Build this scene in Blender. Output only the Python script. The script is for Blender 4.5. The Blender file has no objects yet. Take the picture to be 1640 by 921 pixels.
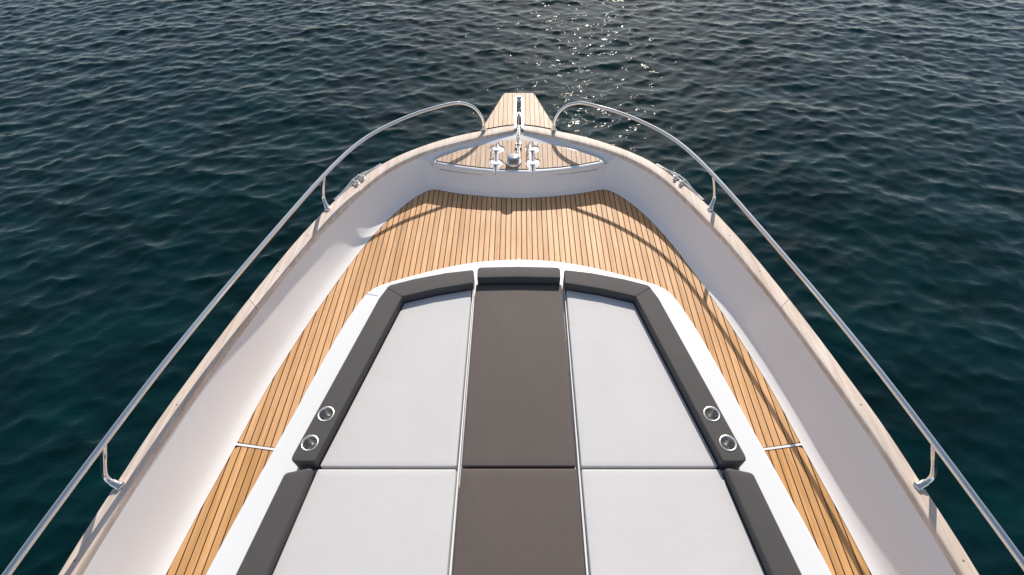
import bpy, bmesh, math, random
import numpy as np
from mathutils import Vector, Matrix
random.seed(7); np.random.seed(7)
sc = bpy.context.scene
col = sc.collection
R = math.radians

# ------------------------------------------------------------------ camera, sky, sun
cam = bpy.data.cameras.new('camera'); cam_o = bpy.data.objects.new('camera', cam); col.objects.link(cam_o)
cam_o.location = (0, 0, 3.12); cam_o.rotation_euler = (R(90 - 49.0), 0, 0)
cam.sensor_width = 36; cam.lens = 800 / 1640 * 36; cam.shift_x = -11 / 1640
cam.clip_start = .05; cam.clip_end = 9000
sc.camera = cam_o
SUN_EL, SUN_AZ = 34.8, 8.0
w = bpy.data.worlds.new('World'); sc.world = w; w.use_nodes = True
nt = w.node_tree; bg = nt.nodes['Background']
sky = nt.nodes.new('ShaderNodeTexSky'); sky.sky_type = 'NISHITA'; sky.sun_disc = False
sky.sun_elevation = R(SUN_EL); sky.sun_rotation = R(SUN_AZ); sky.air_density = 1.0; sky.dust_density = .7; sky.ozone_density = 1.0
hs = nt.nodes.new('ShaderNodeHueSaturation'); hs.inputs['Saturation'].default_value = .80
tn = nt.nodes.new('ShaderNodeMix'); tn.data_type = 'RGBA'; tn.blend_type = 'MULTIPLY'; tn.inputs[0].default_value = 1; tn.inputs[7].default_value = (1.0, .985, .965, 1)
nt.links.new(sky.outputs[0], hs.inputs['Color']); nt.links.new(hs.outputs[0], tn.inputs[6]); nt.links.new(tn.outputs[2], bg.inputs[0]); bg.inputs[1].default_value = 0.108
sl = bpy.data.lights.new('sun', 'SUN'); sl.energy = 3.9; sl.angle = R(.5); sl.color = (1, .93, .84)
so = bpy.data.objects.new('sun', sl); col.objects.link(so)
d = Vector((math.sin(R(SUN_AZ)) * math.cos(R(SUN_EL)), math.cos(R(SUN_AZ)) * math.cos(R(SUN_EL)), math.sin(R(SUN_EL))))
so.rotation_euler = d.to_track_quat('Z', 'Y').to_euler(); so.location = d * 30
sc.cycles.sample_clamp_direct = 12.0; sc.cycles.sample_clamp_indirect = 3.0
sc.view_settings.view_transform = 'Standard'; sc.view_settings.look = 'None'
sc.view_settings.exposure = 0.38; sc.view_settings.gamma = 1

# ------------------------------------------------------------------ helpers
def tag(o, label=None, cat=None, group=None, kind=None):
    if label: o['label'] = label
    if cat: o['category'] = cat
    if group: o['group'] = group
    if kind: o['kind'] = kind
    return o

def empty(name, loc=(0, 0, 0)):
    o = bpy.data.objects.new(name, None); col.objects.link(o); o.location = loc; o.empty_display_size = .2
    return o

class MB:
    def __init__(s): s.v = []; s.f = []
    def add(s, vs, fs):
        b = len(s.v); s.v += [tuple(v) for v in vs]; s.f += [tuple(b + i for i in f) for f in fs]
    def build(s, name, mat, parent=None, smooth=True, origin=None, angle=40):
        me = bpy.data.meshes.new(name)
        og = Vector(origin) if origin is not None else Vector((0, 0, 0))
        me.from_pydata([Vector(v) - og for v in s.v], [], s.f)
        bm = bmesh.new(); bm.from_mesh(me)
        bmesh.ops.recalc_face_normals(bm, faces=bm.faces)
        bm.to_mesh(me); bm.free()
        me.materials.append(mat)
        if smooth:
            me.polygons.foreach_set('use_smooth', [True] * len(me.polygons))
            me.set_sharp_from_angle(angle=R(angle))
        o = bpy.data.objects.new(name, me); col.objects.link(o); o.location = og
        if parent is not None:
            o.parent = parent
            p = parent; off = Vector((0, 0, 0))
            while p is not None: off += p.location; p = p.parent
            o.location = og - off
        return o

def catmull(P, n=8):
    P = [Vector(p) for p in P]; out = []
    for i in range(len(P) - 1):
        a = P[i - 1] if i else 2 * P[0] - P[1]; b = P[i]; c = P[i + 1]; e = P[i + 2] if i + 2 < len(P) else 2 * P[-1] - P[-2]
        for k in range(n):
            t = k / n
            out.append(.5 * ((2 * b) + (c - a) * t + (2 * a - 5 * b + 4 * c - e) * t * t + (3 * b - a - 3 * c + e) * t ** 3))
    out.append(P[-1]); return out

def smooth_line(P, it=3):
    P = [Vector(p) for p in P]
    for _ in range(it):
        P = [P[0]] + [(P[i - 1] + P[i] * 2 + P[i + 1]) / 4 for i in range(1, len(P) - 1)] + [P[-1]]
    return P

def resample(P, n):
    P = [Vector(p) for p in P]; L = [0]
    for i in range(1, len(P)): L.append(L[-1] + (P[i] - P[i - 1]).length)
    out = []; j = 0
    for k in range(n):
        t = L[-1] * k / (n - 1)
        while j < len(L) - 2 and L[j + 1] < t: j += 1
        out.append(P[j].lerp(P[j + 1], min(1, (t - L[j]) / max(1e-9, L[j + 1] - L[j]))))
    return out

def tube(mb, P, r, n=12, caps=True):
    P = [Vector(p) for p in P]; rs = r if isinstance(r, (list, tuple)) else [r] * len(P)
    up = Vector((0, 0, 1)); base = len(mb.v); prev = None
    for i, p in enumerate(P):
        t = (P[min(i + 1, len(P) - 1)] - P[max(i - 1, 0)]).normalized()
        if prev is None:
            x = t.cross(up if abs(t.z) < .9 else Vector((0, 1, 0))).normalized()
        else:
            x = (prev - t * prev.dot(t)).normalized()
        prev = x; y = t.cross(x)
        mb.v += [tuple(p + (x * math.cos(a) + y * math.sin(a)) * rs[i]) for a in [2 * math.pi * k / n for k in range(n)]]
    for i in range(len(P) - 1):
        for k in range(n):
            a = base + i * n + k; b = base + i * n + (k + 1) % n
            mb.f.append((a, b, b + n, a + n))
    if caps:
        mb.f.append(tuple(base + k for k in range(n))); mb.f.append(tuple(base + (len(P) - 1) * n + k for k in range(n)))

def lathe(mb, c, prof, n=28, axis=Vector((0, 0, 1)), cap=True):
    q = Vector((0, 0, 1)).rotation_difference(axis); base = len(mb.v); c = Vector(c)
    for r, z in prof:
        for k in range(n):
            a = 2 * math.pi * k / n; mb.v.append(tuple(c + q @ Vector((r * math.cos(a), r * math.sin(a), z))))
    for i in range(len(prof) - 1):
        for k in range(n):
            a = base + i * n + k; b = base + i * n + (k + 1) % n
            mb.f.append((a, b, b + n, a + n))
    if cap and prof[0][0] > 1e-4: mb.f.append(tuple(base + k for k in range(n)))
    if cap and prof[-1][0] > 1e-4: mb.f.append(tuple(base + (len(prof) - 1) * n + k for k in range(n)))

def area2(P): return sum(P[i][0] * P[(i + 1) % len(P)][1] - P[(i + 1) % len(P)][0] * P[i][1] for i in range(len(P)))
def ccw(P):
    P = [Vector((p[0], p[1])) for p in P]
    return P if area2(P) > 0 else P[::-1]
def inset(P, dist):
    out = []; n = len(P)
    for i in range(n):
        a = (P[i] - P[i - 1]); b = (P[(i + 1) % n] - P[i])
        if a.length < 1e-7 or b.length < 1e-7: out.append(P[i].copy()); continue
        a.normalize(); b.normalize()
        na = Vector((-a.y, a.x)); nb = Vector((-b.y, b.x)); m = na + nb
        if m.length < .2: m = na
        m.normalize(); out.append(P[i] + m * dist / max(.5, m.dot(na)))
    return out
def fillet(P, radii, seg=5):
    out = []; n = len(P)
    for i in range(n):
        r = radii[i] if isinstance(radii, (list, tuple)) else radii
        if r <= 0: out.append(P[i]); continue
        a = P[i - 1] - P[i]; b = P[(i + 1) % n] - P[i]; la, lb = a.length, b.length
        a.normalize(); b.normalize(); ang = math.acos(max(-1, min(1, a.dot(b))))
        if ang > 3.0: out.append(P[i]); continue
        dd = min(r / math.tan(ang / 2), la * .45, lb * .45)
        p0, p1 = P[i] + a * dd, P[i] + b * dd
        for k in range(seg + 1):
            t = k / seg; out.append(p0 * (1 - t) ** 2 + P[i] * 2 * t * (1 - t) + p1 * t * t)
    return out
def slab(mb, P, z0, z1, r=0.0, seg=3, crown=0.0, radii=None):
    """closed slab with a rounded upper edge; z1 may be a number or a function of (x, y); radii round the corners in plan"""
    P = [Vector((p[0], p[1])) for p in P]
    if area2(P) < 0:
        P = P[::-1]
        if isinstance(radii, (list, tuple)): radii = radii[::-1]
    if radii is not None and not isinstance(radii, (list, tuple)): radii = [radii] * len(P)
    zf = z1 if callable(z1) else (lambda x, y: z1)
    rings = [(0, None)]
    if r > 0:
        for k in range(seg + 1):
            a = math.pi / 2 * k / seg; rings.append((r * (1 - math.cos(a)), -(r - r * math.sin(a))))
        if radii is not None:
            rings.append((r + .003, crown * .15)); rings.append((r + .012, crown * .6)); rings.append((r + .03, crown))
        else: rings.append((r + min(.004, r * .5), 0))
    else: rings.append((0, 0))
    base = len(mb.v); n = None
    for dist, dz in rings:
        if radii is not None:
            Q = fillet(inset(P, dist) if dist > 0 else P, [max(.0006, q - dist) if q > 0 else 0 for q in radii], 4)
        else: Q = inset(P, dist) if dist > 0 else P
        n = len(Q)
        for q in Q:
            mb.v.append((q.x, q.y, (z0(q.x, q.y) if callable(z0) else z0) if dz is None else zf(q.x, q.y) + dz))
    for i in range(len(rings) - 1):
        for k in range(n):
            a = base + i * n + k; b = base + i * n + (k + 1) % n
            mb.f.append((a, b, b + n, a + n))
    mb.f.append(tuple(base + k for k in range(n))[::-1]); mb.f.append(tuple(base + (len(rings) - 1) * n + k for k in range(n)))
def clip_poly(P, x0, x1):
    def half(P, c, sgn):
        out = []
        for i in range(len(P)):
            a, b = P[i - 1], P[i]; da, db = sgn * (a[0] - c), sgn * (b[0] - c)
            if (da >= 0) != (db >= 0):
                t = da / (da - db); out.append((c, a[1] + (b[1] - a[1]) * t))
            if db >= 0: out.append(tuple(b))
        return out
    P = half([tuple(p) for p in P], x0, 1)
    if len(P) > 2: P = half(P, x1, -1)
    out = []
    for p in P:
        if not out or (abs(p[0] - out[-1][0]) + abs(p[1] - out[-1][1])) > 2e-4: out.append(p)
    while len(out) > 1 and abs(out[0][0] - out[-1][0]) + abs(out[0][1] - out[-1][1]) < 2e-4: out.pop()
    return out
def interp(P, y):     # x of a curve (list of (x, y), y falling) at y
    for i in range(len(P) - 1):
        if P[i][1] >= y >= P[i + 1][1]:
            t = (P[i][1] - y) / max(1e-9, P[i][1] - P[i + 1][1]); return P[i][0] + (P[i + 1][0] - P[i][0]) * t
    return P[-1][0] if y < P[-1][1] else P[0][0]
def mir(P): return [(-p[0],) + tuple(p[1:]) for p in P]

# ------------------------------------------------------------------ materials
def mat(name):
    m = bpy.data.materials.new(name); m.use_nodes = True
    return m, m.node_tree, m.node_tree.nodes['Principled BSDF']
def nd(t, typ, **kw):
    n = t.nodes.new(typ)
    for k, v in kw.items(): setattr(n, k, v)
    return n
def ramp(t, stops, fac):
    r = nd(t, 'ShaderNodeValToRGB'); e = r.color_ramp.elements
    while len(e) < len(stops): e.new(.5)
    for i, (p, c) in enumerate(stops): e[i].position = p; e[i].color = (*c, 1) if len(c) == 3 else c
    t.links.new(fac, r.inputs[0]); return r
def noise(t, scale, detail=3, rough=.5, vec=None, dist=0):
    n = nd(t, 'ShaderNodeTexNoise'); n.inputs['Scale'].default_value = scale; n.inputs['Detail'].default_value = detail
    n.inputs['Roughness'].default_value = rough; n.inputs['Distortion'].default_value = dist
    if vec is not None: t.links.new(vec, n.inputs['Vector'])
    return n
def mapping(t, scale=(1, 1, 1), rnd=True):
    tc = nd(t, 'ShaderNodeTexCoord'); mp = nd(t, 'ShaderNodeMapping'); mp.inputs['Scale'].default_value = scale
    t.links.new(tc.outputs['Object'], mp.inputs['Vector'])
    if rnd:
        oi = nd(t, 'ShaderNodeObjectInfo'); mu = nd(t, 'ShaderNodeMath', operation='MULTIPLY'); mu.inputs[1].default_value = 57
        t.links.new(oi.outputs['Random'], mu.inputs[0]); cx = nd(t, 'ShaderNodeCombineXYZ')
        for k in range(3): t.links.new(mu.outputs[0], cx.inputs[k])
        t.links.new(cx.outputs[0], mp.inputs['Location'])
    return mp.outputs[0]
def bump(t, b, h, strength=.3, dist=.002):
    n = nd(t, 'ShaderNodeBump'); n.inputs['Strength'].default_value = strength; n.inputs['Distance'].default_value = dist
    t.links.new(h, n.inputs['Height']); t.links.new(n.outputs[0], b.inputs['Normal']); return n
def mixc(t, a, b, fac, mode='MIX'):
    m = nd(t, 'ShaderNodeMix', data_type='RGBA', blend_type=mode)
    for s, v in ((6, a), (7, b), (0, fac)):
        if hasattr(v, 'is_linked'): t.links.new(v, m.inputs[s])
        else: m.inputs[s].default_value = (*v, 1) if s else v
    return m.outputs[2]

def wood(name, dark, mid, light, spread=.25, rough=.55, grain=1.0):
    m, t, b = mat(name)
    v = mapping(t, (70 * grain, 2.2 * grain, 20)); n1 = noise(t, 1.0, 5, .62, v, .6)
    v2 = mapping(t, (16, 1.1, 6)); n2 = noise(t, 1.0, 3, .5, v2, 1.2)
    v3 = mapping(t, (400, 18, 100)); n3 = noise(t, 1.0, 2, .5, v3)
    r = ramp(t, [(.25, dark), (.5, mid), (.75, light)], n2.outputs[0])
    g = ramp(t, [(.3, (.72, .68, .62)), (.62, (1.08, 1.06, 1.04))], n1.outputs[0])
    c = mixc(t, r.outputs[0], g.outputs[0], .75, 'MULTIPLY')
    oi = nd(t, 'ShaderNodeObjectInfo')
    rr = ramp(t, [(0, (1 - spread, 1 - spread * 1.15, 1 - spread * 1.5)), (.5, (1, 1, 1)), (1, (1 + spread * .5, 1 + spread * .55, 1 + spread * .7))], oi.outputs['Random'])
    c = mixc(t, c, rr.outputs[0], 1.0, 'MULTIPLY')
    # blotchy wear and damp that runs across the planks
    tc = nd(t, 'ShaderNodeTexCoord'); wn = noise(t, 1.7, 4, .6, tc.outputs['Object'])
    wr = ramp(t, [(.35, (.93, .86, .76)), (.6, (1.03, 1.03, 1.03))], wn.outputs[0])
    c = mixc(t, c, wr.outputs[0], .8, 'MULTIPLY')
    t.links.new(c, b.inputs['Base Color'])
    b.inputs['Roughness'].default_value = rough; b.inputs['Specular IOR Level'].default_value = .35
    ad = nd(t, 'ShaderNodeMath', operation='ADD'); t.links.new(n1.outputs[0], ad.inputs[0]); t.links.new(n3.outputs[0], ad.inputs[1])
    bump(t, b, ad.outputs[0], .35, .0012)
    return m
M = {}
M['teak'] = wood('teak deck', (.60, .335, .155), (.69, .41, .205), (.76, .485, .27), .15)
M['teak_gold'] = wood('golden teak', (.56, .305, .12), (.64, .365, .155), (.72, .44, .22), .15)
M['teak_pale'] = wood('bleached teak', (.55, .375, .25), (.63, .445, .31), (.70, .51, .37), .12)
M['teak_cap'] = wood('weathered teak', (.55, .45, .39), (.67, .575, .515), (.76, .675, .62), .03, .6)

def gelcoat(name, c, rough=.22, tint=.02):
    m, t, b = mat(name)
    v = mapping(t, (1, 1, 1), False); n1 = noise(t, 1.3, 3, .5, v); n2 = noise(t, 60, 3, .6, v)
    r = ramp(t, [(.3, tuple(x * (1 - tint) for x in c)), (.7, c)], n1.outputs[0])
    t.links.new(r.outputs[0], b.inputs['Base Color'])
    rr = nd(t, 'ShaderNodeMapRange'); rr.inputs[3].default_value = rough * .8; rr.inputs[4].default_value = rough * 1.35
    t.links.new(n2.outputs[0], rr.inputs[0]); t.links.new(rr.outputs[0], b.inputs['Roughness'])
    bump(t, b, n1.outputs[0], .08, .02)
    return m
M['gel'] = gelcoat('white gelcoat', (.80, .80, .80), .35)
M['gel_in'] = gelcoat('bulwark gelcoat', (.84, .81, .79), .16, .04)
M['gel_lock'] = gelcoat('locker gelcoat', (.79, .775, .765), .3)

m, t, b = mat('black caulk'); b.inputs['Base Color'].default_value = (.018, .013, .010, 1); b.inputs['Roughness'].default_value = .8
n = noise(t, 200, 2); bump(t, b, n.outputs[0], .3, .001); M['caulk'] = m
m, t, b = mat('dark groove'); b.inputs['Base Color'].default_value = (.08, .08, .085, 1); b.inputs['Roughness'].default_value = .7; M['groove'] = m

def fabric(name, c, wr=.5, weave=1.0):
    m, t, b = mat(name)
    v = mapping(t, (1, 1, 1)); big = noise(t, 2.2, 4, .6, v, .4); mid = noise(t, 9, 4, .6, v, .8)
    fine = noise(t, 420, 2, .7, v); fib = noise(t, 1, 3, .6, mapping(t, (900, 60, 60)))
    r = ramp(t, [(.28, tuple(x * .965 for x in c)), (.72, tuple(x * 1.015 for x in c))], big.outputs[0])
    r2 = ramp(t, [(.3, (.93, .93, .93)), (.7, (1.04, 1.04, 1.04))], mid.outputs[0])
    r3 = ramp(t, [(.3, (.9, .9, .9)), (.7, (1.07, 1.07, 1.07))], fine.outputs[0])
    cc = mixc(t, r.outputs[0], r2.outputs[0], wr, 'MULTIPLY'); cc = mixc(t, cc, r3.outputs[0], weave, 'MULTIPLY')
    t.links.new(cc, b.inputs['Base Color']); b.inputs['Roughness'].default_value = .72; b.inputs['Specular IOR Level'].default_value = .3
    b.inputs['Sheen Weight'].default_value = .12
    b1 = nd(t, 'ShaderNodeBump'); b1.inputs['Strength'].default_value = .35; b1.inputs['Distance'].default_value = .008
    t.links.new(big.outputs[0], b1.inputs['Height'])
    b2 = nd(t, 'ShaderNodeBump'); b2.inputs['Strength'].default_value = .35; b2.inputs['Distance'].default_value = .0008
    t.links.new(fib.outputs[0], b2.inputs['Height']); t.links.new(b1.outputs[0], b2.inputs['Normal']); t.links.new(b2.outputs[0], b.inputs['Normal'])
    return m
M['fab_dark'] = fabric('taupe fabric', (.110, .088, .079))
M['fab_light'] = fabric('pale grey fabric', (.60, .58, .57), .2, .5)
M['fab_char'] = fabric('charcoal fabric', (.076, .069, .067))
m, t, b = mat('stitching'); b.inputs['Base Color'].default_value = (.22, .19, .18, 1); b.inputs['Roughness'].default_value = .8; M['stitch'] = m

def metal(name, c, rough, mt=1.0):
    m, t, b = mat(name); b.inputs['Base Color'].default_value = (*c, 1); b.inputs['Metallic'].default_value = mt
    v = mapping(t, (1, 1, 1)); n = noise(t, 40, 3, .6, v); rr = nd(t, 'ShaderNodeMapRange')
    rr.inputs[3].default_value = rough * .6; rr.inputs[4].default_value = rough * 1.6
    t.links.new(n.outputs[0], rr.inputs[0]); t.links.new(rr.outputs[0], b.inputs['Roughness']); return m
M['steel'] = metal('polished steel', (.82, .79, .76), .03)
M['steel_b'] = metal('brushed steel', (.72, .71, .70), .25)
M['rim'] = metal('satin rim', (.93, .92, .91), .38)
M['steel_d'] = metal('shaded steel', (.55, .54, .53), .12)
M['cup'] = metal('cup steel', (.70, .67, .63), .22)
M['galv'] = metal('chain steel', (.30, .29, .28), .35)
m, t, b = mat('black rubber'); b.inputs['Base Color'].default_value = (.02, .02, .022, 1); b.inputs['Roughness'].default_value = .5; M['black'] = m

# sea
m, t, b = mat('sea water')
b.inputs['Base Color'].default_value = (.0012, .0125, .0185, 1); b.inputs['IOR'].default_value = 1.333
b.inputs['Roughness'].default_value = .02; b.inputs['Specular IOR Level'].default_value = .24
tc = nd(t, 'ShaderNodeTexCoord'); mp = nd(t, 'ShaderNodeMapping'); mp.inputs['Rotation'].default_value = (0, 0, R(12)); mp.inputs['Scale'].default_value = (.8, 1.3, 1)
t.links.new(tc.outputs['Object'], mp.inputs['Vector'])
n1 = noise(t, 13, 2, .5, mp.outputs[0], .8); n2 = noise(t, .16, 3, .5, tc.outputs['Object'])
mu = nd(t, 'ShaderNodeMapRange'); mu.inputs[1].default_value = .35; mu.inputs[2].default_value = .65; mu.inputs[3].default_value = .35; mu.inputs[4].default_value = 1
t.links.new(n2.outputs[0], mu.inputs[0])
bn = nd(t, 'ShaderNodeBump'); bn.inputs['Distance'].default_value = .005; t.links.new(n1.outputs[0], bn.inputs['Height']); t.links.new(mu.outputs[0], bn.inputs['Strength'])
t.links.new(bn.outputs[0], b.inputs['Normal'])
n3 = noise(t, .9, 4, .6, mp.outputs[0], .5)
r = ramp(t, [(.3, (.0001, .0088, .0112)), (.7, (.0001, .0205, .0225))], n3.outputs[0]); t.links.new(r.outputs[0], b.inputs['Base Color'])
M['sea'] = m

# ------------------------------------------------------------------ the sea: a wave field from a wind-sea spectrum
def wave_tile(N=1024, L=36.0, wind=R(97), V=1.0, rms=.0160):
    k = 2 * np.pi * np.fft.fftfreq(N, L / N); kx, ky = np.meshgrid(k, k, indexing='ij')
    kk = np.hypot(kx, ky); kk[0, 0] = 1
    Lw = V * V / 9.81
    cosf = (kx * np.cos(wind) + ky * np.sin(wind)) / kk
    P = np.exp(-1 / (kk * Lw) ** 2) / kk ** 3.6 * (np.abs(cosf) ** 2.2 + .08) * np.exp(-(kk * .0075) ** 2)
    P *= np.where(cosf < 0, .35, 1)
    P += np.exp(-1 / (kk * .75) ** 2) / kk ** 4 * .10 * np.abs(kx * np.cos(R(75)) / kk + ky * np.sin(R(75)) / kk) ** 6
    P[0, 0] = 0
    h = (np.random.normal(size=(N, N)) + 1j * np.random.normal(size=(N, N))) * np.sqrt(P)
    H = np.fft.ifft2(h).real; s = rms / H.std(); h = h * s
    H = np.fft.ifft2(h).real
    DX = np.fft.ifft2(-1j * kx / kk * h).real; DY = np.fft.ifft2(-1j * ky / kk * h).real
    return H, DX, DY, L
SEA_Z = -1.8
def axis(lo, hi, step, far, grow=1.05):
    a = list(np.arange(lo, hi + step / 2, step)); s = step; x = a[-1]; up = []
    while x < far: s *= grow; x += s; up.append(x)
    s = step; x = a[0]; dn = []
    while x > -far: s *= grow; x -= s; dn.append(x)
    return np.array(dn[::-1] + a + up)
ax = axis(-20, 20, .048, 4500); ay = axis(-2.5, 17.5, .044, 4500)
H, DX, DY, L = wave_tile(); N = H.shape[0]
gx, gy = np.meshgrid(ax, ay, indexing='ij')
u = (gx / L * N) % N; v = (gy / L * N) % N
i0 = np.floor(u).astype(int) % N; j0 = np.floor(v).astype(int) % N; fu = u - np.floor(u); fv = v - np.floor(v)
def samp(A):
    i1 = (i0 + 1) % N; j1 = (j0 + 1) % N
    return A[i0, j0] * (1 - fu) * (1 - fv) + A[i1, j0] * fu * (1 - fv) + A[i0, j1] * (1 - fu) * fv + A[i1, j1] * fu * fv
rr = np.maximum(np.maximum(np.abs(gx) - 20, gy - 17.5), np.maximum(-2.5 - gy, 0)); fall = np.exp(-np.maximum(rr, 0) / 60)
co = np.stack([gx - 1.25 * samp(DX) * fall, gy - 1.25 * samp(DY) * fall, samp(H) * fall], -1).reshape(-1, 3).astype(np.float32)
nx, ny = len(ax), len(ay)
idx = np.arange(nx * ny).reshape(nx, ny)
quads = np.stack([idx[:-1, :-1], idx[1:, :-1], idx[1:, 1:], idx[:-1, 1:]], -1).reshape(-1, 4).astype(np.int32)
me = bpy.data.meshes.new('water'); me.vertices.add(len(co)); me.vertices.foreach_set('co', co.ravel())
me.loops.add(quads.size); me.loops.foreach_set('vertex_index', quads.ravel())
me.polygons.add(len(quads)); me.polygons.foreach_set('loop_start', np.arange(0, quads.size, 4, dtype=np.int32))
me.update(calc_edges=True); me.polygons.foreach_set('use_smooth', np.ones(len(quads), dtype=bool)); me.materials.append(M['sea'])
wo = bpy.data.objects.new('water', me); col.objects.link(wo); wo.location = (0, 0, SEA_Z); tag(wo, kind='structure')

# ------------------------------------------------------------------ outlines of the boat (metres, starboard half, bow towards +y, deck at z = 0)
CAPO = [(0.0, 4.675), (0.187, 4.638), (0.39, 4.563), (0.626, 4.474), (0.825, 4.37), (0.998, 4.258), (1.156, 4.134), (1.291, 3.995), (1.410, 3.835), (1.514, 3.657), (1.603, 3.475), (1.668, 3.322), (1.731, 3.158), (1.844, 2.813), (1.958, 2.342), (2.041, 1.913), (2.083, 1.663), (2.143, 1.321), (2.182, 1.02), (2.210, .807), (2.238, .547), (2.27, .1), (2.29, -.4), (2.30, -1.2)]
CAPI = [(0.0, 4.586), (0.184, 4.522), (0.407, 4.437), (0.625, 4.343), (0.826, 4.242), (0.988, 4.137), (1.132, 4.012), (1.256, 3.868), (1.365, 3.695), (1.465, 3.482), (1.550, 3.277), (1.615, 3.119), (1.724, 2.823), (1.868, 2.275), (1.968, 1.749), (1.988, 1.643), (2.063, 1.236), (2.113, .907), (2.155, .574), (2.192, .1), (2.212, -.4), (2.222, -1.2)]
DECK = [(0, 3.869), (0.276, 3.889), (0.549, 3.932), (0.700, 3.968), (0.790, 3.996), (0.847, 4.004), (0.902, 3.985), (0.985, 3.915), (1.079, 3.8), (1.186, 3.63), (1.288, 3.421), (1.373, 3.215), (1.452, 2.98), (1.524, 2.754), (1.578, 2.568), (1.632, 2.369), (1.681, 2.175), (1.736, 1.94), (1.784, 1.698), (1.829, 1.4), (1.85, 1.27), (1.88, 1.08), (1.908, .9), (1.948, .6), (2.0, .1), (2.03, -.4), (2.05, -1.2)]
COAM = [(0, 2.725), (0.146, 2.718), (0.31, 2.699), (0.477, 2.664), (0.635, 2.616), (0.794, 2.559), (0.95, 2.496), (1.04, 2.452), (1.104, 2.398), (1.154, 2.305), (1.199, 2.17), (1.247, 2.0), (1.321, 1.668), (1.373, 1.42), (1.425, 1.18), (1.493, .865), (1.558, .53), (1.62, .1), (1.68, -.4), (1.74, -1.2)]
capo = smooth_line(catmull(CAPO, 8), 6); capi = smooth_line(catmull(CAPI, 8), 6)
deck = smooth_line(catmull(DECK, 8), 4); coam = smooth_line(catmull(COAM, 8), 4)
# separate the corner at the locker from the long side edge
def sstep(t): t = min(1, max(0, t)); return t * t * (3 - 2 * t)
def zcap(y): return .315 + .06 * sstep((2.9 - y) / 1.8)

yacht = empty('motor_yacht', (0, 0, SEA_Z))
tag(yacht, 'white motor yacht foredeck with teak planking and steel bow rails on the open sea', 'yacht')

# hull shell
mb = MB(); levels = [(.425, 1, 0), (.20, .995, .02), (.0, .97, .10), (-.5, .90, .30), (-1.1, .80, .55), (-1.8, .68, .85), (-2.3, .5, 1.15)]
co_ = resample(capo, 60); nn = 60
for z, sx, rk in levels:
    row = []
    for p in co_:
        f = max(0, (p.y + 1.2) / 5.87); row.append((p.x * sx, p.y - rk * f ** 2, zcap(p.y) - .025 if z == .425 else z))
    mb.v += [(-x, y, zz) for x, y, zz in row[::-1]][:-1] + row
W_ = 2 * nn - 1
for i in range(len(levels) - 1):
    for k in range(W_ - 1): mb.f.append((i * W_ + k, i * W_ + k + 1, (i + 1) * W_ + k + 1, (i + 1) * W_ + k))
mb.f.append(tuple([i * W_ for i in range(len(levels))] + [i * W_ + W_ - 1 for i in range(len(levels) - 1, -1, -1)]))
mb.f.append(tuple((len(levels) - 1) * W_ + k for k in range(W_)))
mb.build('hull', M['gel'], yacht)

# bulwark liner and locker bulkhead, one smooth moulding per side joined at the centre
TLIP = [(0, 3.980, .185), (0.13, 3.984, .185), (0.412, 4.025, .186), (0.60, 4.066, .188), (0.749, 4.106, .190), (0.835, 4.138, .20)]
def near_i(c, pt): return min(range(len(c)), key=lambda i: (c[i].x - pt[0]) ** 2 + (c[i].y - pt[1]) ** 2)
ia = near_i(deck, (.847, 4.004)); rows_b = resample(deck[:ia + 1], 26); rows_t = resample(catmull(TLIP, 6), 26)
side_y = [3.93 - (3.93 + 1.2) * (k / 90) ** 1.0 for k in range(91)]
ic = near_i(capi, (.90, 4.19)); bcor = deck[ia:]; bside = resample(bcor, 120); tside = resample(capi[ic:], 120)
pairs = [(b_, tt) for b_, tt in zip(rows_b, rows_t)]
# corner: the top edge climbs from the lip to the cap rail
for k in range(1, 5):
    s = k / 5; s2 = s * s * (3 - 2 * s)
    b_ = bcor[0].lerp(bcor[6], s); a0 = Vector(TLIP[-1]); a1 = Vector((capi[ic + 2].x, capi[ic + 2].y, zcap(4) - .025)); tt = a0.lerp(a1, s); tt.z = a0.z + (a1.z - a0.z) * s2
    pairs.append((b_, tt))
bs = resample(bcor[6:], 120); ts = resample(capi[ic + 2:], 120)
for k in range(120): pairs.append((bs[k], Vector((ts[k].x + .006, ts[k].y, zcap(ts[k].y) - .025))))
TZ = [0, .004, .012, .03, .06, .10, .16, .25, .35, .45, .6, .75, .88, 1.0]
def liner(sgn):
    mb = MB()
    P = [q[0] for q in pairs]
    for i, (b_, tt) in enumerate(pairs):
        tg = Vector((P[min(i + 1, len(P) - 1)].x - P[max(i - 1, 0)].x, P[min(i + 1, len(P) - 1)].y - P[max(i - 1, 0)].y)).normalized()
        out = Vector((-tg.y, tg.x));  out = out if (out.x * .3 + out.y * .3) > 0 or i < 26 else -out
        if i < 26: out = Vector((0, 1))
        tz = tt.z
        bb = Vector((b_.x, b_.y)) + out * .020
        for s in TZ:
            z = tz * s; q = bb.lerp(Vector((tt.x, tt.y)), s ** .64 if i > 34 else s ** (1 - .36 * max(0, min(1, (i - 26) / 8))))
            # soft fillet at the foot
            e = max(0, 1 - z / .035); q = q - out * (.020 * e * e)
            mb.v.append((sgn * q.x, q.y, z + .003 if s == 0 else z + .003))
    n = len(TZ)
    for i in range(len(pairs) - 1):
        for k in range(n - 1):
            a = i * n + k; mb.f.append((a, a + 1, a + n + 1, a + n))
    return mb
for s in (1, -1):
    o = liner(s).build('bulwark', M['gel_in'], yacht, angle=60)

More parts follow.
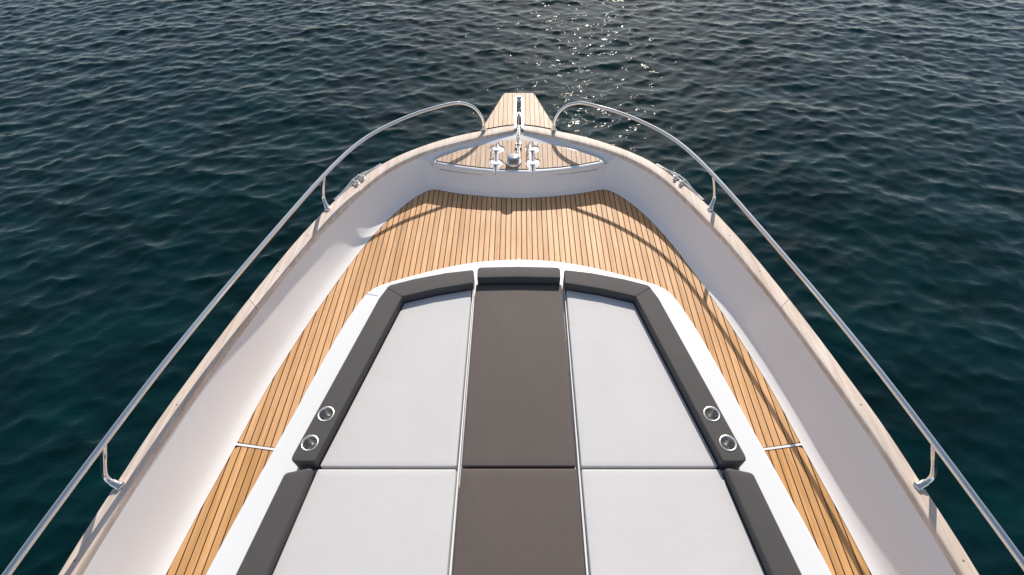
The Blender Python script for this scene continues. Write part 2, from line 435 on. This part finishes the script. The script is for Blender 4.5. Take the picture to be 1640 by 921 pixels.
# strip of bulwark in front of the locker
def zl(x, y): return .225 + (y - 3.99) * .12
LF = [(-.066, 4.474), (0.0, 4.462), (0.134, 4.437), (0.29, 4.402), (0.425, 4.368), (0.559, 4.326), (0.68, 4.276), (0.760, 4.236), (0.818, 4.190), (0.838, 4.150), (.842, 4.118)]
lf = smooth_line(catmull(LF[1:], 6), 2)
mb = MB(); A = resample(capi[:ic + 4], 40); B = resample([p for p in lf], 40)
for i in range(40):
    a, b_ = A[i], B[i]
    for s in (0, .35, .7, 1, 1.001):
        q = Vector((a.x, a.y + .006)).lerp(Vector((b_.x + (.012 if s == 1.001 else 0) * 0, b_.y + .004)), min(s, 1)); z = .29 + (zl(b_.x, b_.y) - .012 - .29) * min(s, 1)
        mb.v.append((q.x, q.y, z if s <= 1 else z - .12))
for i in range(39):
    for k in range(4): a = i * 5 + k; mb.f.append((a, a + 1, a + 6, a + 5))
nv = len(mb.v); mb.v += [(-x, y, z) for x, y, z in mb.v]; mb.f += [tuple(nv + i for i in f[::-1]) for f in mb.f]
mb.build('bow_coaming', M['gel_in'], yacht, angle=50)

# cap rail: teak capping with rounded edges, in lengths
def cap_piece(y_hi, y_lo, sgn, x_lo=0.0):
    o_ = [p for p in capo]; i_ = [p for p in capi]
    N_ = 90; Po = resample(o_, 400); Pi = resample(i_, 400)
    pr_ = []
    for k in range(400):
        a, b_ = Po[k], Pi[k]
        m_ = (a + b_) / 2
        if y_lo <= m_.y <= y_hi and m_.x >= x_lo: pr_.append((a, b_))
    if x_lo == 0 and y_hi < 3: t0 = (pr_[0][0] - pr_[1][0]).normalized() * max(0, 2.2785 - .0030 - ((pr_[0][0] + pr_[0][1]) / 2).y); pr_.insert(0, (pr_[0][0] + t0, pr_[0][1] + t0))
    if y_lo > 0: t0 = (pr_[-1][0] - pr_[-2][0]).normalized() * max(0, ((pr_[-1][0] + pr_[-1][1]) / 2).y - 2.2785); pr_.append((pr_[-1][0] + t0, pr_[-1][1] + t0))
    mb = MB()
    prof = [(-.012, -.030), (-.012, -.008), (-.008, -.002), (0.0, 0), (.012, .0015), (.5, .002), (-1.012, .0015), (-1.0, 0), (-.992, -.004), (-.992, -.034)]
    for a, b_ in pr_:
        wv = (b_ - a); wd = wv.length; wv = wv / wd
        pts = [a + wv * -.004, a + wv * -.004, a + wv * .002, a + wv * .008, a + wv * (wd * .5), b_ - wv * .010, b_ - wv * .003, b_ + wv * .002, b_ + wv * .004, a + wv * (wd * .5)]
        zs = [-.040, -.008, -.002, 0, .0015, 0, -.003, -.010, -.040, -.040]
        for p, z in zip(pts, zs): mb.v.append((sgn * p.x, p.y, zcap(p.y) + z))
    n = 10
    for i in range(len(pr_) - 1):
        for k in range(n):
            mb.f.append((i * n + k, i * n + (k + 1) % n, (i + 1) * n + (k + 1) % n, (i + 1) * n + k))
    mb.f.append(tuple(range(n))); mb.f.append(tuple((len(pr_) - 1) * n + k for k in range(n)))
    o = mb.build('cap_rail', M['teak_cap'], yacht, angle=50)
    return o
for s in (1, -1):
    cap_piece(4.8, 2.2785, s, .036); cap_piece(2.2785, -1.2, s)
# ------------------------------------------------------------------ foredeck planking
fore = MB()
dl = [(p.x, p.y) for p in deck]
slab(fore, [(x + .03, y + .03) for x, y in dl] + [(-x - .03, y + .03) for x, y in dl[::-1]], -.06, -.0035)
fd = fore.build('foredeck', M['caulk'], yacht, smooth=False); PIT = .0480; GAP = .0075
cl = [(p.x, p.y) for p in coam]
def cut(P, f):   # points of a curve while f(p)
    return [p for p in P if f(p)]
def bar_y(x, off): return 1.366 + (abs(x) - 1.825) * .136 + off
d_f = [p for p in dl if p[1] > bar_y(p[0], .006) or p[0] < .9]; c_f = [p for p in cl if p[1] > bar_y(p[0], .006)]
xd = interp(dl, bar_y(1.832, .006)); xc = interp(cl, bar_y(1.39, .006))
inn = .004
front = [(0, d_f[0][1])] + [(x - .0, y) for x, y in d_f] + [(xd - .012, bar_y(xd, .006)), (xc, bar_y(xc, .006))] + [(x, y) for x, y in c_f[::-1]]
front = front + mir(front)[::-1]
d_a = [p for p in dl if p[1] < bar_y(p[0], -.035)]; c_a = [p for p in cl if p[1] < bar_y(p[0], -.02)]
xd2 = interp(dl, bar_y(1.845, -.02)); xc2 = interp(cl, bar_y(1.40, -.02))
aft = [(xd2 - .03, bar_y(xd2, -.022)), (xd2 - .008, bar_y(xd2, -.028))] + d_a + c_a[::-1] + [(xc2, bar_y(xc2, -.02))]
def plank(poly, zt, th, m_, parent):
    mb = MB(); slab(mb, poly, (lambda x, y: zt(x, y) - th) if callable(zt) else zt - th, zt, 0)
    return mb.build('plank', m_, parent, smooth=False)
for k in range(-46, 47):
    x0, x1 = k * PIT - PIT / 2 + GAP / 2, k * PIT + PIT / 2 - GAP / 2
    P = clip_poly(front, x0, x1)
    if len(P) >= 3 and abs(area2(P)) > .0004:
        plank(P, 0.0, .006, M['teak'], fd)
    for sg in (1, -1):
        A = aft if sg == 1 else mir(aft)
        if k * sg <= 0: continue
        P = clip_poly(A, x0, x1)
        if len(P) >= 3 and abs(area2(P)) > .0004: plank(P, 0.0, .006, M['teak_gold'], fd)
# white divider bars between the planked panels, steel edged
for s in (1, -1):
    mb = MB(); slab(mb, [(s * 1.36, bar_y(1.36, .001)), (s * 1.86, bar_y(1.86, .001)), (s * 1.87, bar_y(1.87, -.014)), (s * 1.36, bar_y(1.36, -.014))], -.01, .004, .002, 2)
    mb.build('panel_divider', M['gel'], yacht)

# ------------------------------------------------------------------ sun pad moulding
mb = MB(); P = cl + mir(cl)[::-1]; P = [Vector(p) for p in P]; ZT = .33
slab(mb, P, -.003, ZT, .022, 4)
sp = mb.build('sunpad_moulding', M['gel'], yacht)
for s in (1, -1):    # fine mould joints and the small drain slot
    mb = MB(); a, c = Vector((1.117, 2.372)), Vector((1.062, 2.385 - .02)); a = Vector((1.115, 2.366)); c = Vector((1.03, 2.345)); dn = Vector((c.y - a.y, a.x - c.x)).normalized() * .0025
    slab(mb, [(s * q.x, q.y) for q in (a + dn, c + dn, c - dn, a - dn)], ZT - .004, ZT + .0012); mb.build('mould_joint', M['steel_b'], sp, smooth=False)
mb = MB(); slab(mb, [(-.237, 2.675), (-.222, 2.675), (-.222, 2.64), (-.237, 2.64)], ZT - .004, ZT + .0012); mb.build('drain_slot', M['steel_b'], sp, smooth=False)
for s in (1, -1):    # white trims between the cushions
    mb = MB(); slab(mb, [(s * .329, 2.38), (s * .333, 2.38), (s * .338, .9), (s * .341, -.4), (s * .327, -.4), (s * .3285, .9)], ZT - .002, ZT + .046, .0012, 2)
    mb.build('trim_strip', M['gel'], sp)

# ------------------------------------------------------------------ cushions
GR = 'cushions of the foredeck sun pad'
def cushion(name, poly, z1, r, mt, label, radii=.02, z0=ZT + .0012, crown=.002):
    poly = [Vector(p) for p in poly]; c = sum(poly, Vector((0, 0))) / len(poly)
    mb = MB(); slab(mb, poly, z0, z1, r, 4, crown, radii)
    o = mb.build(name, M[mt], None, origin=(c.x, c.y, z0), angle=70)
    tag(o, label, 'cushion', GR); return o
bord = [(.329, 2.497), (.526, 2.466), (.755, 2.406), (.925, 2.345), (.974, 2.225), (1.252, 1.065), (1.110, 1.067), (.814, 2.236), (.587, 2.306), (.329, 2.362)]
brad = [.02, 0, 0, .045, .03, .035, .012, .012, 0, .015]
cups = [(1.119, 1.348), (1.165, 1.172)]
def tube_obj(name, P, r, m_, parent, n=8):
    mb = MB(); tube(mb, P, r, n); return mb.build(name, m_, parent)
for s, side in ((1, 'right'), (-1, 'left')):
    P = [Vector((s * x, y)) for x, y in bord]
    mb = MB(); c = Vector((s * .95, 1.9, ZT))
    slab(mb, P, ZT + .0012, .45, .009, 4, .001, brad)
    o = mb.build('border_cushion', M['fab_char'], None, origin=c, angle=70)
    tag(o, f'dark taupe angled bolster cushion with two steel cup holders, {side} side of sun pad', 'cushion', GR)
    # holes for the cup holders
    cut_mb = MB()
    for cx, cy in cups: lathe(cut_mb, (s * cx, cy, .3), [(.0405, .05), (.0405, .3)], 32)
    cu = cut_mb.build('cutter', M['fab_dark'], None)
    md = o.modifiers.new('cups', 'BOOLEAN'); md.object = cu; md.operation = 'DIFFERENCE'; md.solver = 'EXACT'
    dg = bpy.context.evaluated_depsgraph_get(); nm = bpy.data.meshes.new_from_object(o.evaluated_get(dg))
    o.modifiers.clear(); o.data = nm; bpy.data.objects.remove(cu)
    nm.set_sharp_from_angle(angle=R(50))
    for cx, cy in cups:
        mb = MB(); lathe(mb, (s * cx, cy, .3525), [(.0, .0), (.034, .0), (.0375, .004), (.0385, .010), (.0385, .097)], 40, cap=False)
        h = mb.build('cup_holder', M['cup'], o, angle=35)
        mb = MB(); lathe(mb, (s * cx, cy, .3525), [(.0375, .094), (.0385, .0985), (.0405, .1015), (.0435, .1028), (.0465, .1015), (.0485, .0975), (.0485, .0965)], 40, cap=False); mb.build('rim', M['rim'], h)
    # diagonal stitched seam at the corner
    for off in (-.004, .004):
        a = Vector((.936 + off, 2.325, .4525)); e = Vector((.818 + off, 2.246, .4525))
        tube_obj('seam', [(s * q.x, q.y, q.z) for q in (a, a.lerp(e, .5), e)], .0011, M['stitch'], o, 6)
cushion('border_cushion', [(-.303, 2.520), (0, 2.530), (.303, 2.520), (.301, 2.412), (0, 2.421), (-.301, 2.412)], .45, .009, 'fab_char', 'short dark taupe bolster cushion across the front middle of the sun pad', [.03, 0, .03, .015, 0, .015])
cushion('centre_cushion', [(-.312, 2.405), (.312, 2.405), (.315, 1.064), (-.315, 1.064)], .39, .007, 'fab_dark', 'long dark taupe centre cushion between the two pale front cushions', .012)
cushion('centre_cushion', [(-.318, 1.052), (.318, 1.052), (.322, -.45), (-.322, -.45)], .392, .007, 'fab_dark', 'dark taupe centre cushion nearest the camera between two pale cushions', .012)
for s, side in ((1, 'right'), (-1, 'left')):
    f = lambda L_: [(s * x, y) for x, y in L_]
    cushion('seat_cushion', f([(.342, 2.352), (.585, 2.298), (.808, 2.228), (1.102, 1.062), (.345, 1.062)]), .39, .007, 'fab_light', f'pale grey front cushion inside the {side} dark bolster of the sun pad', .012)
    cushion('seat_cushion', f([(.345, 1.049), (1.106, 1.049), (1.192, .53), (1.335, -.4), (.352, -.4)]), .391, .007, 'fab_light', f'pale grey cushion nearest the camera on the {side} half of the sun pad', .012)
    cushion('border_cushion', f([(1.116, 1.043), (1.262, 1.012), (1.346, .534), (1.495, -.4), (1.340, -.4), (1.198, .53)]), .44, .014, 'fab_char', f'straight dark taupe bolster cushion at the lower {side} edge of the sun pad', [.02, .03, 0, 0, 0, 0])

# ------------------------------------------------------------------ anchor locker
lip = [(0.0, 3.979), (0.13, 3.981), (0.27, 3.992), (0.409, 4.010), (0.54, 4.034), (0.674, 4.065), (0.78, 4.093), (.832, 4.115)]
lfx = [(p.x, p.y) for p in lf]
XL, XR = -.229, .1335; g = .0025
def yl(P, x):
    for i in range(len(P) - 1):
        if P[i][0] <= x <= P[i + 1][0]: return P[i][1] + (P[i + 1][1] - P[i][1]) * (x - P[i][0]) / max(1e-9, P[i + 1][0] - P[i][0])
    return P[-1][1]
def zbot(x, y): return .184
locker = empty('anchor_locker', (0, 4.1, .3)); locker.parent = yacht; locker.location = (0, 4.1, .3 - SEA_Z)
def lid_outline(sgn, x0):
    a = [(x, y) for x, y in lfx if x > x0 + .002]; c = [(x, y) for x, y in lip if x > x0 + .002]
    return [(sgn * x, y) for x, y in [(x0, yl(lfx, x0))] + a + c[::-1] + [(x0, yl(lip, x0))]]
LT = {'L': [(-0.812, 4.139), (-0.797, 4.172), (-0.73, 4.214), (-0.657, 4.252), (-0.526, 4.312), (-0.392, 4.358), (-0.29, 4.386), (-0.252, 4.394), (-0.246, 4.355), (-0.282, 4.341), (-0.292, 4.311), (-0.284, 4.271), (-0.245, 4.252), (-0.243, 4.173), (-0.289, 4.154), (-0.294, 4.116), (-0.284, 4.078), (-0.257, 4.059), (-0.248, 4.031), (-0.378, 4.048), (-0.51, 4.070), (-0.644, 4.098)],
      'R': [(0.797, 4.140), (0.787, 4.172), (0.72, 4.212), (0.65, 4.250), (0.557, 4.292), (0.424, 4.344), (0.29, 4.380), (0.194, 4.398), (0.147, 4.402), (0.146, 4.361), (0.193, 4.341), (0.202, 4.311), (0.194, 4.271), (0.151, 4.252), (0.156, 4.173), (0.196, 4.154), (0.204, 4.116), (0.194, 4.074), (0.163, 4.059), (0.163, 4.031), (0.278, 4.038), (0.41, 4.053), (0.61, 4.091)],
      'C': [(-0.214, 4.422), (-0.12, 4.440), (-0.030, 4.452), (-.030, 4.32), (.022, 4.32), (0.022, 4.452), (0.12, 4.425), (0.105, 4.372), (0.06, 4.335), (0.064, 4.281), (0.104, 4.252), (0.103, 4.164), (0.067, 4.135), (0.059, 4.097), (0.095, 4.049), (0.097, 4.021), (-0.193, 4.021), (-0.194, 4.049), (-0.145, 4.097), (-0.159, 4.131), (-0.196, 4.164), (-0.198, 4.252), (-0.145, 4.281), (-0.146, 4.331), (-0.194, 4.361)]}
def teak_panel(P, parent, zt, m_, shift=.0, th=.010, pit=.047):
    mb = MB(); P = ccw(P); slab(mb, inset(P, .0005), lambda x, y: zt(x, y) - .004, lambda x, y: zt(x, y) + .0035, 0); mb.build('caulking', M['caulk'], parent, smooth=False)
    P = inset(P, .0035)
    for k in range(-24, 25):
        xc_ = shift + k * pit; q = clip_poly([tuple(p) for p in P], xc_ - pit / 2 + .0022, xc_ + pit / 2 - .0022)
        if len(q) >= 3 and abs(area2(q)) > .0002:
            mb = MB(); slab(mb, q, lambda x, y: zt(x, y) + .001, lambda x, y: zt(x, y) + .006, 0); mb.build('plank', m_, parent, smooth=False)
for key, sgn, x0 in (('L', -1, -XL + g), ('R', 1, XR + g)):
    mb = MB(); P = [Vector(p) for p in lid_outline(sgn, x0)]; slab(mb, P, zbot, zl, .026, 5)
    lid = mb.build('locker_lid', M['gel_lock'], yacht)
    teak_panel(LT[key], lid, zl, M['teak_pale'], .024)
mb = MB(); a = [(x, y) for x, y in lfx if x < -XL - .002]
top_l = [(XL + g, yl(lfx, -XL))] + [(-x, y) for x, y in lfx[::-1] if 0 < x < -XL - g - .002] + [(x, y) for x, y in lfx if x < XR - g - .002] + [(XR - g, yl(lfx, XR))]
bot_l = [(XR - g, yl(lip, XR)), (0, 3.979), (XL + g, yl(lip, -XL))]
slab(mb, [Vector(p) for p in top_l + bot_l], zbot, zl, .026, 5)
cp = mb.build('locker_panel', M['gel_lock'], yacht); teak_panel(LT['C'], cp, zl, M['teak_pale'], .0)
bpy.data.objects.remove(locker)
# locker base under the lids, closes the gaps
mb = MB(); P = [Vector((x * .985, y + (.006 if y < 4.13 else -.004))) for x, y in lfx + lip[::-1]]; P = P + [Vector((-p.x, p.y)) for p in P[::-1]]
slab(mb, P, .12, .188); mb.build('locker_rim', M['groove'], yacht, smooth=False)
# hinges: two white leaf hinges at each lid
def box(mb, x0, x1, y0, y1, zt, h, r=.003):
    slab(mb, fillet(ccw([(x0, y0), (x1, y0), (x1, y1), (x0, y1)]), .008, 3), lambda x, y: zt(x, y) - .002, lambda x, y: zt(x, y) + h, r, 2)
for xg in (XL, XR):
    for yc in (4.309, 4.110):
        mb = MB(); box(mb, xg + .004, xg + .044, yc - .020, yc + .020, zl, .004, .0015); box(mb, xg - .044, xg - .004, yc - .020, yc + .020, zl, .004, .0015)
        h = mb.build('hinge', M['gel'], yacht)
        mb = MB(); tube(mb, [(xg, yc - .022, zl(0, yc) + .003), (xg, yc + .022, zl(0, yc) + .003)], .0045, 10); mb.build('hinge_barrel', M['gel'], h)
        for dx in (-.03, .03):
            for dy in (-.013, .013):
                mb = MB(); lathe(mb, (xg + dx, yc + dy, zl(0, yc + dy) + .0035), [(.0, .0012), (.003, .0012), (.0035, 0)][::-1], 8)
                mb.build('screw', M['steel_b'], h)

# ------------------------------------------------------------------ windlass, chain stopper, chain
WX, WY = -.054, 4.122; WZ = zl(0, WY) + .006
wl = empty('windlass'); wl.parent = yacht; wl.location = (WX, WY, WZ - SEA_Z)
mb = MB(); lathe(mb, (WX, WY, WZ), [(.078, -.004), (.078, .006), (.074, .011), (.060, .013), (.050, .014)], 40); mb.build('base_flange', M['steel'], wl)
mb = MB(); lathe(mb, (WX, WY, WZ), [(.055, 0.0089), (.062, 0.0118), (.064, 0.0163), (.052, 0.0222), (.046, 0.0252), (.052, 0.0289), (.060, 0.0318), (.060, 0.0363), (.050, 0.0385)], 36)
mb.build('chain_gypsy', M['steel_d'], wl)
mb = MB(); lathe(mb, (WX, WY, WZ), [(.040, 0.0370), (.046, 0.0400), (.055, 0.0444), (.062, 0.0488), (.064, 0.0540), (.060, 0.0599), (.048, 0.0651), (.030, 0.0681), (.014, 0.0692), (.013, 0.0666), (.0, 0.0666)], 40)
mb.build('drum', M['steel_d'], wl)
mb = MB(); lathe(mb, (WX, WY, WZ), [(.012, 0.0673), (.012, 0.0682), (.0, 0.0682)], 16); mb.build('handle_socket', M['black'], wl)
# chain stopper on the panel
st = MB(); box(st, -.034, .026, 4.325, 4.40, zl, .008)
sto = st.build('chain_stopper', M['steel_b'], yacht)
mb = MB()
for sx in (-.030, .018): slab(mb, [(sx, 4.330), (sx + .006, 4.330), (sx + .006, 4.385), (sx, 4.385)], zl(0, 4.34) + .004, zl(0, 4.34) + .038, .002, 2)
mb.build('stopper_cheek', M['steel'], sto)
mb = MB(); tube(mb, [(-.039, 4.34, zl(0, 4.34) + .028), (.033, 4.34, zl(0, 4.34) + .028)], .007, 10); mb.build('stopper_pin', M['black'], sto)

path = catmull([(WX + .055, WY + .02, WZ + .027), (WX + .052, WY + .08, WZ + .026), (-.004, 4.33, .285), (-.002, 4.46, .315), (0, 4.58, .328), (0, 4.64, .326), (0, 4.68, .305), (0, 4.70, .25), (0, 4.705, .15), (0, 4.70, -.3), (0, 4.68, -1.0)], 20)
Ls = sum((path[i + 1] - path[i]).length for i in range(len(path) - 1)); pitch = .0200; nl = int(Ls / pitch); rs = resample(path, nl)
mb = MB()
for i in range(nl - 1):
    c = (rs[i] + rs[i + 1]) / 2; tdir = (rs[i + 1] - rs[i]).normalized(); upv = Vector((1, 0, 0)); n_ = tdir.cross(upv).normalized(); s_ = upv if i % 2 else n_
    if i % 2 == 0: s_ = (s_ + upv * .25).normalized()
    hl, hw, wr_ = .0180, .0105, .0040; ring = []
    for k in range(12):
        a = 2 * math.pi * k / 12; e = math.copysign(abs(math.cos(a)) ** .7, math.cos(a)); ring.append(c + tdir * hl * e + s_ * hw * math.sin(a))
    base = len(mb.v); nn_ = tdir.cross(s_).normalized()
    for k in range(12):
        rd = (ring[k] - c).normalized()
        for q in range(6):
            an = 2 * math.pi * q / 6; mb.v.append(tuple(ring[k] + (rd * math.cos(an) + nn_ * math.sin(an)) * wr_))
    for k in range(12):
        for q in range(6):
            mb.f.append((base + k * 6 + q, base + k * 6 + (q + 1) % 6, base + ((k + 1) % 12) * 6 + (q + 1) % 6, base + ((k + 1) % 12) * 6 + q))
ch = mb.build('anchor_chain', M['galv'], None, origin=(0, 4.3, .28)); tag(ch, 'galvanised anchor chain running from the windlass into the slot of the bow platform', 'chain')

# ------------------------------------------------------------------ bow platform (bowsprit)
bpl = empty('bow_platform'); bpl.parent = yacht; bpl.location = (0, 4.9, .315 - SEA_Z); ZB = .315
OUT = [(0.356, 4.600), (0.360, 4.690), (.268, 5.00), (0.182, 5.300), (.170, 5.325), (0.144, 5.338), (-0.144, 5.338), (-.170, 5.325), (-0.182, 5.300), (-.268, 5.00), (-0.360, 4.690), (-0.356, 4.600), (-.0345, 4.60), (-.0345, 5.254), (.0345, 5.254), (.0345, 4.60)]
mb = MB(); slab(mb, [Vector(p) for p in OUT], .225, ZB - .0025, .006, 3); fr = mb.build('platform_body', M['gel'], bpl)
# upstand of the slot
mb = MB(); slab(mb, [(-.043, 4.60), (-.043, 5.262), (.043, 5.262), (.043, 4.60), (.025, 4.60), (.025, 5.240), (-.025, 5.240), (-.025, 4.60)], .21, ZB + .0095, .002, 2); mb.build('slot_frame', M['gel'], bpl)
# planks follow the cap rail behind, stop short of the white edge and of the slot
def cap_edge(x): return min(p.y for p in capo if abs(p.x - abs(x)) < .03) if False else (interp2(abs(x)))
capx = [(p.x, p.y) for p in capo]
def interp2(x): return yl(capx, x)
hf = [(.351, interp2(.351) + .008), (.351, 4.69), (.262, 4.995), (.176, 5.296), (.166, 5.318), (.144, 5.329)]
bk = [(.049, interp2(.049) + .008), (.12, interp2(.12) + .008), (.20, interp2(.2) + .008), (.28, interp2(.28) + .008)]
full = mir(bk) + mir(hf) + hf[::-1] + bk[::-1] + [(.049, 5.270), (-.049, 5.270)]
teak_panel(full, bpl, lambda x, y: ZB, M['teak_pale'], .0, pit=.0480)
# bow roller at the head of the slot
mb = MB(); lathe(mb, (-.022, 5.205, .285), [(.010, 0), (.020, .001), (.020, .008), (.012, .016), (.012, .028), (.020, .036), (.020, .043), (.010, .044)], 20, Vector((1, 0, 0))); mb.build('bow_roller', M['steel_b'], bpl)
# anchor under the platform: shank and flukes, mostly hidden
mb = MB(); tube(mb, [(0, 4.72, .16), (0, 5.02, .19), (0, 5.16, .16)], .014, 8)
slab(mb, [(-.10, 5.20), (0, 5.0), (.10, 5.20), (0, 5.28)], .10, .12, .004, 2); mb.build('stowed_anchor', M['galv'], bpl)

# ------------------------------------------------------------------ bow rails
RAIL = [(0.358, 4.575, 0.315), (0.360, 4.590, 0.38), (0.386, 4.608, 0.46), (0.454, 4.622, 0.54), (0.561, 4.608, 0.59), (0.696, 4.553, 0.608), (1.004, 4.361, 0.612), (1.300, 4.069, 0.612), (1.473, 3.781, 0.612), (1.615, 3.392, 0.612), (1.752, 2.904, 0.614), (1.926, 2.152, 0.638), (2.035, 1.541, 0.672), (2.114, 1.075, 0.68), (2.162, 0.792, 0.68), (2.208, 0.50, 0.68), (2.26, .1, .68), (2.30, -.5, .68), (2.31, -.85, .66), (2.29, -.98, .58), (2.27, -1.02, .38)]
def socket(mb, p, axis_):
    lathe(mb, p, [(.030, 0), (.030, .004), (.027, .007), (.0215, .009), (.0205, .045), (.0205, .050), (.0175, .052)], 24, axis_)
for s in (1, -1):
    mb = MB(); P = smooth_line(catmull(RAIL, 8), 3); tube(mb, [(s * p.x, p.y, p.z) for p in P], .0165, 16)
    rl = mb.build('guard_rail', M['steel'], yacht, angle=60)
    mb = MB(); socket(mb, (s * .358, 4.574, .3165), Vector((0, .12, 1)).normalized()); mb.build('rail_socket', M['steel'], rl)
    for pts in ([(1.645, 3.329, .316), (1.660, 3.356, .338), (1.674, 3.383, .360), (1.682, 3.406, .395), (1.668, 3.414, .46), (1.640, 3.412, .54), (1.613, 3.406, .606)],
                [(2.160, .962, .377), (2.188, .972, .393), (2.212, .983, .410), (2.220, .999, .440), (2.201, 1.022, .50), (2.160, 1.045, .587), (2.118, 1.066, .674)]):
        mb = MB(); tube(mb, [(s * p.x, p.y, p.z) for p in catmull(pts, 6)], .0160, 14); sn = mb.build('stanchion', M['steel'], rl, angle=60)
        a = Vector((s * pts[0][0], pts[0][1], pts[0][2])); b_ = Vector((s * pts[1][0], pts[1][1], pts[1][2]))
        mb = MB(); lathe(mb, a - (b_ - a).normalized() * .004, [(.026, 0), (.0265, .006), (.0225, .012), (.0205, .042), (.0205, .046), (.0160, .048)], 22, (b_ - a).normalized()); mb.build('stanchion_socket', M['steel'], sn)
        mb = MB(); lathe(mb, (a.x, a.y, zcap(a.y) + .0008), [(.027, 0), (.027, .003), (.022, .005)], 24); mb.build('base_plate', M['steel'], sn)

# mooring fairleads with twin posts on the cap rail
capo3 = resample(capo, 600)
for s in (1, -1):
    seg = [p for p in capo3 if 3.45 <= p.y <= 3.985]
    mb = MB()
    for p, q in ((seg[0], seg[-1]),):
        ins = []
        for i, p_ in enumerate(seg):
            t_ = (seg[min(i + 1, len(seg) - 1)] - seg[max(0, i - 1)]); nrm = Vector((t_.y, -t_.x, 0)).normalized(); ins.append((p_, nrm))
        outl = [(s * (p_.x - n_.x * .004 * -1), p_.y + n_.y * .004) for p_, n_ in ins]; inl = [(s * (p_.x - n_.x * .016), p_.y - n_.y * .016) for p_, n_ in ins]
    slab(mb, [Vector(v_) for v_ in outl + inl[::-1]], zcap(3.8) - .03, zcap(3.8) + .005, .0015, 2)
    fl = mb.build('mooring_fairlead', M['steel'], yacht, angle=50)
    mb = MB(); arc = [(1.348, 3.93, .320), (1.394, 3.87, .326), (1.440, 3.81, .336), (1.481, 3.75, .340), (1.514, 3.69, .338), (1.543, 3.62, .330), (1.588, 3.52, .320)]
    tube(mb, [(s * p.x, p.y, p.z) for p in catmull(arc, 6)], [.0035 + .0055 * math.sin(math.pi * k / 36) for k in range(37)], 12); mb.build('horn', M['steel'], fl)
    for cx, cy in ((1.424, 3.755), (1.462, 3.680)):
        mb = MB(); lathe(mb, (s * cx, cy, .315 + .001), [(.019, 0), (.019, .003), (.010, .006), (.009, .022), (.016, .027), (.0175, .031), (.014, .036), (.0, .038)], 22)
        tube(mb, [(s * cx, cy, .315 + .020), (s * (cx + .05), cy + .025, .315 + .030)], .007, 8); mb.build('post', M['steel'], fl)
    # screw plugs in the teak capping
    for yy in (.60, 1.45, 2.6, 3.0):
        xm = (interp([(p.x, p.y) for p in capo], yy) + interp([(p.x, p.y) for p in capi], yy)) / 2
        mb = MB(); lathe(mb, (s * xm, yy, zcap(yy)), [(.0055, -.003), (.0055, .0026), (0, .0028)], 12); mb.build('wood_plug', M['stitch'], yacht)
